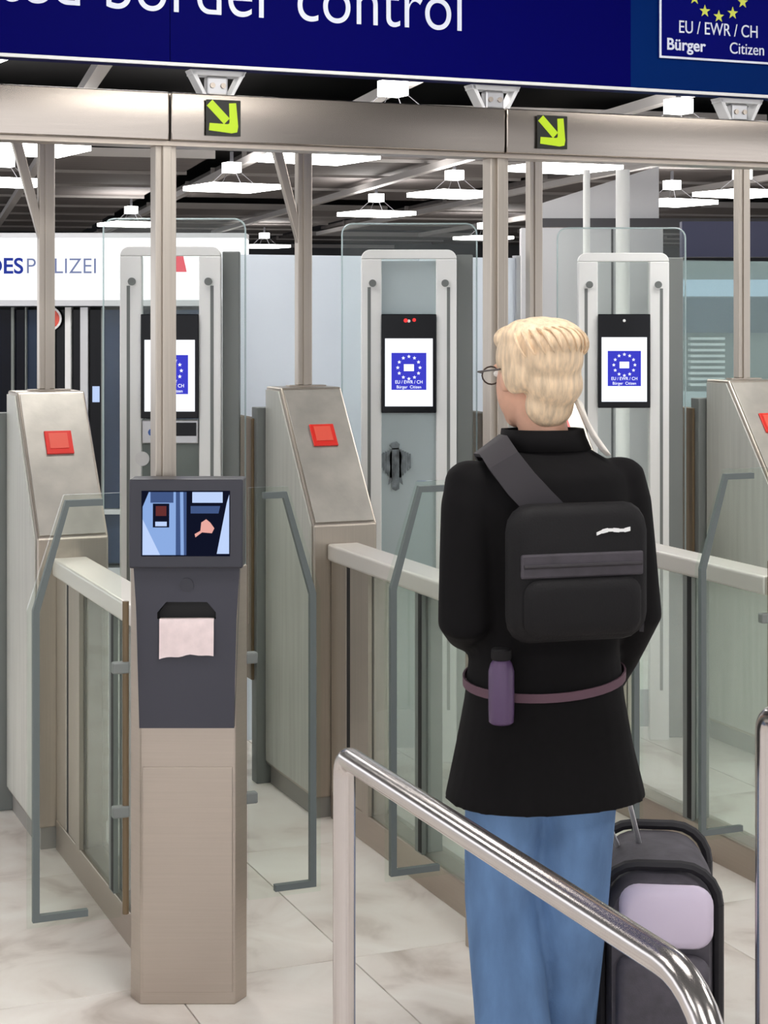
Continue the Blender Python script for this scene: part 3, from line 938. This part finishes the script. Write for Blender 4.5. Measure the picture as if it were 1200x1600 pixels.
def fuse(mb, name, m, parent, voxel, smooth_it=6, fac=0.5):
    """voxel-fuse overlapping volumes into one continuous smooth surface."""
    o = mb.build(name, m, parent, smooth=False)
    md = o.modifiers.new('fuse', 'REMESH'); md.mode = 'VOXEL'; md.voxel_size = voxel
    sm = o.modifiers.new('smooth', 'SMOOTH'); sm.iterations = smooth_it; sm.factor = fac
    dg = bpy.context.evaluated_depsgraph_get()
    me = bpy.data.meshes.new_from_object(o.evaluated_get(dg))
    me.name = name
    o.modifiers.clear(); o.data = me
    for p in me.polygons: p.use_smooth = True
    return o


# limb joints (local frame: +y is the way the person walks, x to the right)
shL, elL, wrL = Vector((-0.165, -0.01, 1.365)), Vector((-0.192, -0.045, 1.07)), Vector((-0.115, 0.145, 1.02))
shR, elR, wrR = Vector((0.165, -0.01, 1.365)), Vector((0.195, -0.03, 1.07)), Vector((0.178, 0.13, 0.88))
hipL, knL, anL = Vector((-0.080, 0.0, 0.86)), Vector((-0.076, 0.06, 0.47)), Vector((-0.070, -0.045, 0.085))
hipR, knR, anR = Vector((0.080, 0.0, 0.86)), Vector((0.072, 0.02, 0.47)), Vector((0.073, 0.13, 0.075))
HC = Vector((-0.018, 0.022, 1.575))
HT = math.radians(17)                      # the head turns to the left
HM = Matrix.Translation(HC) @ Matrix.Rotation(HT, 4, 'Z') @ Matrix.Rotation(math.radians(-4), 4, 'X')


def body_mb():
    m = MB()
    # trunk and neck
    m.loft([ellring((0, 0, z), rx, ry, 20) for z, rx, ry in ((0.80, 0.13, 0.095), (0.88, 0.15, 0.105), (1.0, 0.125, 0.09), (1.1, 0.115, 0.085), (1.25, 0.135, 0.095), (1.36, 0.145, 0.085), (1.42, 0.09, 0.06))])
    m.tube([(0, 0.0, 1.36), (0, 0.008, 1.46), (-0.014, 0.018, 1.54)], [0.062, 0.052, 0.055], 18)
    # head: cranium, face, jaw
    m.ball((0, -0.012, 0.022), 0.073, 0.092, 0.086, 20, 14, 0, HM)
    m.ball((0, 0.03, -0.03), 0.060, 0.062, 0.085, 18, 12, 0, HM)
    m.ball((0, 0.052, -0.085), 0.032, 0.034, 0.03, 14, 9, 0, HM)
    m.ball((0, 0.045, -0.06), 0.046, 0.045, 0.042, 14, 9, 0, HM)
    # nose, brow, ears
    m.tube([HM @ Vector((0, 0.088, 0.012)), HM @ Vector((0, 0.105, -0.020)), HM @ Vector((0, 0.102, -0.032))], [0.008, 0.011, 0.012], 10)
    m.ball((0, 0.078, 0.020), 0.045, 0.014, 0.010, 12, 8, 0, HM)
    m.ball((0, 0.090, -0.058), 0.020, 0.008, 0.009, 12, 8, 0, HM)
    for sd in (-1, 1):
        m.ball((sd * 0.073, -0.002, -0.012), 0.010, 0.018, 0.030, 12, 9, 0, HM)
    # arms
    for sh, el, wr in ((shL, elL, wrL), (shR, elR, wrR)):
        m.tube([sh, sh.lerp(el, 0.4), el, el.lerp(wr, 0.35), wr], [0.046, 0.042, 0.034, 0.034, 0.024], 14)
    # legs
    for hp, kn, an in ((hipL, knL, anL), (hipR, knR, anR)):
        m.tube([hp, hp.lerp(kn, 0.5), kn, kn.lerp(an, 0.35), an], [0.083, 0.07, 0.05, 0.05, 0.032], 16)
        m.ball(an + Vector((0, 0.055, -0.05)), 0.036, 0.11, 0.026, 14, 9)
    return m


def hand(m, wrist, fwd, palm, side, curl):
    """palm plus five tapered, bent fingers. fwd: knuckle direction, palm: direction the palm faces, side: toward the thumb."""
    fwd, palm, side = fwd.normalized(), palm.normalized(), side.normalized()
    rings = []
    for u, w, th in ((-0.01, 0.022, 0.018), (0.02, 0.032, 0.017), (0.055, 0.039, 0.014), (0.082, 0.038, 0.012)):
        c = wrist + fwd * u
        rings.append([c + side * (w * math.cos(2 * PI * k / 14)) + palm * (th * math.sin(2 * PI * k / 14)) for k in range(14)])
    m.loft(rings)
    for i, ln in enumerate((0.068, 0.076, 0.071, 0.056)):
        b = wrist + fwd * 0.078 + side * (0.028 - 0.019 * i)
        pts, a, p = [b - fwd * 0.014, b], 0.0, b
        for seg, sl in enumerate((0.42, 0.32, 0.26)):
            a += curl * (0.8, 1.0, 0.7)[seg]
            p = p + (fwd * math.cos(a) + palm * math.sin(a)) * ln * sl
            pts.append(p)
        m.tube(pts, [0.0088, 0.0092, 0.0085, 0.0078, 0.0062], 10)
    b = wrist + fwd * 0.025 + side * 0.028
    d1 = (fwd * 0.6 + side * 0.6 + palm * 0.5).normalized(); d2 = (fwd * 0.75 + palm * 0.75).normalized()
    m.tube([b - side * 0.012, b, b + d1 * 0.034, b + d1 * 0.034 + d2 * 0.028], [0.012, 0.0125, 0.010, 0.0075], 10)


bm = body_mb()
# left hand holds the bag strap before the chest, right hand closes over the suitcase handle
hand(bm, wrL + Vector((0.012, 0.015, 0.002)), Vector((0.75, 0.5, 0.25)), Vector((0.3, -0.6, 0.2)), Vector((-0.2, 0, 1)), 0.75)
hand(bm, wrR + Vector((0.0, 0.015, -0.012)), Vector((0.0, 0.75, -0.65)), Vector((0, -0.65, -0.75)), Vector((-1, 0, 0)), 0.95)
body = fuse(bm, 'body', SKIN, per, 0.0055, 4)

# eyes, mouth on the face
for sd in (-1, 1):
    e = MB().ball((sd * 0.030, 0.079, 0.003), 0.012, 0.010, 0.008, 12, 8, 0, HM).build('eye', EYEW, per, smooth=True)
    MB().ball((sd * 0.030, 0.087, 0.003), 0.005, 0.003, 0.005, 10, 6, 0, HM).build('iris', IRIS, e, smooth=True)
MB().ball((0, 0.096, -0.058), 0.019, 0.004, 0.0065, 14, 8, 0, HM).build('mouth', LIPS, per, smooth=True)
gl = MB()
for sd in (-1, 1):
    c = [HM @ Vector((sd * 0.034 + 0.024 * math.cos(a), 0.100, 0.0 + 0.019 * math.sin(a))) for a in [2 * PI * k / 16 for k in range(17)]]
    gl.tube(c, 0.0018, 6)
    gl.tube([HM @ Vector((sd * 0.058, 0.100, 0.006)), HM @ Vector((sd * 0.083, 0.08, 0.008)), HM @ Vector((sd * 0.084, 0.0, 0.01))], 0.002, 6)
gl.tube([HM @ Vector((-0.010, 0.1, 0.004)), HM @ Vector((0.010, 0.1, 0.004))], 0.0018, 6)
gl.build('eyeglasses', LENSG, per)

# hair: cap swept up into a roll high on the back of the head
hm = MB()
hm.ball((0, -0.026, 0.034), 0.088, 0.100, 0.084, 24, 16, 0, HM)
hm.ball((0.006, -0.055, 0.064), 0.080, 0.064, 0.050, 20, 12, 0, HM)       # rolled crown
hm.ball((-0.035, -0.030, 0.072), 0.050, 0.062, 0.042, 16, 10, 0, HM)
hm.ball((0.004, -0.070, -0.025), 0.068, 0.040, 0.052, 18, 12, 0, HM)      # hair over the nape
hm.ball((0.0, -0.052, -0.068), 0.060, 0.034, 0.048, 16, 10, 0, HM)
roll = [HM @ Vector((0.068 * math.cos(a), -0.022 - 0.084 * math.sin(a), 0.046 + 0.016 * math.sin(a))) for a in [PI * (0.02 + 0.96 * k / 12) for k in range(13)]]
hm.tube(roll, [0.012, 0.018, 0.023, 0.026, 0.028, 0.030, 0.030, 0.030, 0.028, 0.026, 0.023, 0.018, 0.012], 14)
for sd in (-1, 1):
    hm.ball((sd * 0.066, -0.030, 0.000), 0.022, 0.045, 0.045, 14, 10, 0, HM)
hm.ball((0, 0.05, 0.075), 0.058, 0.036, 0.032, 16, 10, 0, HM)             # fringe
hair = fuse(hm, 'hair', HAIR, per, 0.006, 3)
st = MB()
for k in range(12):                        # combed strands wound round the roll
    a = PI * (0.14 + 0.72 * k / 11)
    c = Vector((0.068 * math.cos(a), -0.022 - 0.084 * math.sin(a), 0.046 + 0.016 * math.sin(a)))
    o_ = Vector((math.cos(a), -math.sin(a), 0)); t_ = Vector((-math.sin(a), -math.cos(a), 0))
    pts = [HM @ (c + o_ * 0.030 * math.cos(b) + Vector((0, 0, 0.030 * math.sin(b))) + t_ * 0.014 * b) for b in [-0.9 + 0.3 * q for q in range(9)]]
    st.tube(pts, [0.001, 0.0025, 0.003, 0.0032, 0.0032, 0.0032, 0.003, 0.0025, 0.001], 6)
st.build('hair_locks', HAIR, per, smooth=True)
# coat
cm = MB()
cm.loft([ellring((cx, cy, z), rx, ry, 30) for z, cx, cy, rx, ry in (
    (0.695, 0.0, -0.005, 0.212, 0.160), (0.72, 0.0, -0.005, 0.206, 0.156), (0.80, 0.0, 0, 0.187, 0.145), (0.90, 0.0, 0, 0.168, 0.132), (1.0, 0.0, 0, 0.157, 0.124),
    (1.10, 0.0, 0, 0.157, 0.122), (1.22, 0, -0.005, 0.168, 0.125), (1.31, 0, -0.008, 0.182, 0.122), (1.365, 0, -0.008, 0.178, 0.108), (1.395, 0, -0.003, 0.135, 0.088), (1.418, 0, 0.0, 0.095, 0.076), (1.436, 0, 0.004, 0.078, 0.072), (1.444, 0, 0.006, 0.074, 0.071))])
for sh, el, wr, le in ((shL, elL, wrL, 0.97), (shR, elR, wrR, 0.98)):
    mid = sh.lerp(el, 0.5); f1 = el.lerp(wr, 0.5); end = el.lerp(wr, le)
    cm.tube([sh + (sh - el) * 0.03, sh.lerp(el, 0.2), mid, el, f1, end], [0.050, 0.060, 0.058, 0.054, 0.050, 0.043], 18)
    cm.ball(sh + Vector((0, 0, -0.015)), 0.056, 0.058, 0.050)
coat = fuse(cm, 'coat', COAT, per, 0.008, 5)
cl_ = MB()
ring = [ellring((0, 0.004 + 0.004 * k, z), rx, ry, 28) for k, (z, rx, ry) in enumerate(((1.415, 0.092, 0.080), (1.440, 0.081, 0.076), (1.458, 0.077, 0.075)))]
cl_.loft(ring, cap=False)
clo = cl_.build('coat_collar', COAT, per, smooth=True)
sd_ = clo.modifiers.new('thick', 'SOLIDIFY'); sd_.thickness = 0.008
# white scarf end at the right of the neck
sc_m = MB()
prof = [(0.052, -0.045, 1.53), (0.078, -0.020, 1.515), (0.088, -0.035, 1.475), (0.108, -0.05, 1.435), (0.128, -0.06, 1.405), (0.105, -0.072, 1.42), (0.080, -0.078, 1.45), (0.062, -0.075, 1.49)]
back = [(x * 0.94, y + 0.014, z - 0.004) for x, y, z in prof]
sc_m.add(prof + back, [tuple(range(8)), tuple(reversed(range(8, 16)))] + [(i, (i + 1) % 8, 8 + (i + 1) % 8, 8 + i) for i in range(8)])
sc_m.build('scarf', WSCARF, per, bevel=0.004)

# jeans and shoes
jm = MB()
jm.loft([ellring((0, 0, z), rx, ry, 24) for z, rx, ry in ((0.74, 0.140, 0.108), (0.80, 0.152, 0.116), (0.88, 0.148, 0.112), (0.98, 0.14, 0.104))])
for hp, kn, an in ((hipL, knL, anL), (hipR, knR, anR)):
    jm.tube([hp, hp.lerp(kn, 0.45), kn, kn.lerp(an, 0.5), an + Vector((0, 0, 0.0))], [0.080, 0.084, 0.076, 0.078, 0.082], 20)
fuse(jm, 'jeans', DENIM, per, 0.008, 4)
for an, yaw in ((anL, 0.08), (anR, -0.08)):
    s_m = MB()
    s_m.loft([ellring((an.x, an.y + 0.045, 0.0), 0.043, 0.132, 20), ellring((an.x, an.y + 0.045, 0.022), 0.045, 0.134, 20), ellring((an.x, an.y + 0.04, 0.05), 0.041, 0.122, 20), ellring((an.x, an.y + 0.015, 0.085), 0.036, 0.075, 20), ellring((an.x, an.y, 0.11), 0.036, 0.05, 20)])
    s_m.build('shoe', SHOE, per, smooth=True)

# sling bag on the back
BGX = 0.005
bag = thing('sling_bag', 'black sling bag with a grey zip band on the traveller back', 'bag', (0.335, 3.72, 0), FACE)


def soft_box(cx, y0, y1, z0, z1, hw, r=0.03, n=5):
    m = MB(); rings = []
    for k, (t_, ins) in enumerate(((0, 0.022), (0.15, 0.007), (0.5, 0), (0.85, 0.008), (1.0, 0.024))):
        y = y0 + (y1 - y0) * t_
        x0, x1, a, b = cx - hw + ins, cx + hw - ins, z0 + ins, z1 - ins
        ring = []
        for (px, pz, st_) in ((x1 - r, b - r, 0), (x0 + r, b - r, 1), (x0 + r, a + r, 2), (x1 - r, a + r, 3)):
            for q in range(n):
                an = PI / 2 * (st_ + q / (n - 1))
                ring.append((px + r * math.cos(an), y, pz + r * math.sin(an)))
        rings.append(ring)
    return m.loft(rings)


soft_box(BGX, -0.195, -0.128, 1.045, 1.322, 0.150, 0.05).build('bag_body', BAGM, bag, smooth=True, angle=70)
fp = soft_box(BGX, -0.212, -0.185, 1.062, 1.175, 0.125, 0.03).build('front_pocket', BAGM, bag, smooth=True, angle=70)
MB().box(BGX - 0.13, BGX + 0.13, -0.2005, -0.19, 1.178, 1.226).build('zip_band', BAGG, bag, bevel=0.004)
MB().tube([(BGX - 0.125, -0.2025, 1.202), (BGX + 0.125, -0.2025, 1.202)], 0.004, 8).build('zip', STRAPM, bag)
mkp = [(0.035 + 0.012 * k, 1.262 + 0.0035 * math.sin(k * 0.9) + 0.0018 * k) for k in range(7)]
m = MB()
for k in range(6):
    (x0, z0), (x1, z1) = mkp[k], mkp[k + 1]
    h = 0.003 + 0.001 * (k % 2)
    m.prism([(x0, z0 - h), (x1, z1 - h), (x1, z1 + h), (x0, z0 + h)], 'y', -0.1975, -0.1945)
m.build('white_mark', WHITEM, bag)
# strap: from the bag over the left shoulder and down the chest to the hip
sp = [(-0.02, -0.150, 1.275), (-0.06, -0.145, 1.315), (-0.10, -0.130, 1.36), (-0.125, -0.098, 1.402), (-0.125, -0.04, 1.428), (-0.115, 0.03, 1.425), (-0.09, 0.09, 1.39), (-0.04, 0.125, 1.33), (0.05, 0.142, 1.22), (0.13, 0.12, 1.13), (0.19, 0.02, 1.09), (0.175, -0.1, 1.085), (0.15, -0.16, 1.09)]
m = MB(); rings = []
spv = [Vector(p) for p in sp]
for i, p in enumerate(spv):
    tg = (spv[min(i + 1, len(spv) - 1)] - spv[max(i - 1, 0)]).normalized()
    out = Vector((p.x * 0.6, p.y, 0.10 if 3 <= i <= 5 else 0.0)).normalized(); out = (out - tg * out.dot(tg)).normalized(); sdv = tg.cross(out)
    w_ = 0.034; h_ = 0.0045
    rings.append([p + sdv * w_ + out * h_, p - sdv * w_ + out * h_, p - sdv * w_ - out * h_, p + sdv * w_ - out * h_])
m.loft(rings).build('strap', STRAPM, bag, smooth=True)

# mauve band round the waist with the bottle hanging from it
wb = MB(); rin = []
for k in range(40):
    a = 2 * PI * k / 40
    c = Vector((0.170 * math.cos(a), 0.137 * math.sin(a), 0.945 - 0.016 * math.sin(-a) + 0.01 * math.cos(a)))
    o_ = Vector((math.cos(a), math.sin(a), 0))
    rin.append([c + Vector((0, 0, 0.009)) + o_ * 0.004, c + Vector((0, 0, 0.009)), c - Vector((0, 0, 0.009)), c - Vector((0, 0, 0.009)) + o_ * 0.004])
rin.append(rin[0])
wbo = wb.loft(rin, cap=False).build('waist_band', PINKS, per, smooth=True)
bt = thing('drink_bottle', 'purple drink bottle hanging at the back of the black coat', 'bottle', per.matrix_basis @ Vector((0, 0, 0)), FACE)
bc = Vector((-0.140, -0.124, 0.0))
R_ = [(0.880, 0.020), (0.884, 0.025), (0.91, 0.026), (0.985, 0.026), (1.0, 0.022), (1.008, 0.017)]
MB().loft([ellring((bc.x, bc.y, z), r_, r_, 20, 2.0) for z, r_ in R_]).build('bottle_body', PURPLE, bt, smooth=True)
MB().loft([ellring((bc.x, bc.y, z), r_, r_, 20, 2.0) for z, r_ in ((1.0085, 0.019), (1.012, 0.0205), (1.028, 0.0205), (1.031, 0.018))]).build('bottle_cap', BAGM, bt, smooth=True)

# suitcase, pushed along at the right
SUIT = per.location + Matrix.Rotation(FACE, 3, 'Z') @ Vector((0.345, 0.20, 0))
su = thing('suitcase', 'grey wheeled suitcase with a lilac panel, beside the traveller legs', 'suitcase', SUIT, math.radians(-6))
cx_ = soft_box(0.0, -0.20, 0.20, 0.055, 0.505, 0.125, 0.08, 7).build('case_body', CASEM, su, smooth=True, angle=70)
fp = soft_box(0.005, -0.232, -0.19, 0.10, 0.335, 0.10, 0.04, 7).build('front_pocket', CASEM, su, smooth=True, angle=70)
tp = soft_box(0.012, -0.226, -0.185, 0.345, 0.482, 0.1, 0.042, 7).build('lilac_panel', CASEL, su, smooth=True, angle=70)
for y, g in ((-0.155, 0.126), (0.155, 0.126)):
    pts = []
    for (px, pz, st_) in ((g - 0.08, 0.507 - 0.08, 0), (-g + 0.08, 0.507 - 0.08, 1), (-g + 0.08, 0.052 + 0.08, 2), (g - 0.08, 0.052 + 0.08, 3)):
        for q in range(6):
            an = PI / 2 * (st_ + q / 5); pts.append((px + 0.08 * math.cos(an), y, pz + 0.08 * math.sin(an)))
    pts.append(pts[0]); MB().tube(pts, 0.012, 8).build('piping', CASEB, su, smooth=True)
for x in (-0.08, 0.08):
    for y in (-0.15, 0.15):
        w = MB().disc((x, y, 0.0225), 0.022, 'x', 0.02, 16).build('wheel', CASEB, su, smooth=True)
        MB().box(x - 0.014, x + 0.014, y - 0.015, y + 0.015, 0.0455, 0.0555).build('wheel_fork', CASEB, w)
# telescopic handle up to the right hand
grip = Matrix.Rotation(-math.radians(-6), 3, 'Z') @ (per.location + Matrix.Rotation(FACE, 3, 'Z') @ (wrR + Vector((-0.003, 0.055, -0.092))) - SUIT)
th = MB()
for dx in (-0.05, 0.05):
    th.tube([(-0.06 + dx * 0.5, 0.02, 0.495), (grip.x + dx, grip.y, grip.z)], 0.006, 8)
th.build('telescopic_tube', ALU, su, smooth=True)
MB().tube([(grip.x - 0.065, grip.y, grip.z), (grip.x + 0.065, grip.y, grip.z)], 0.012, 12).build('pull_grip', CASEB, su, smooth=True)
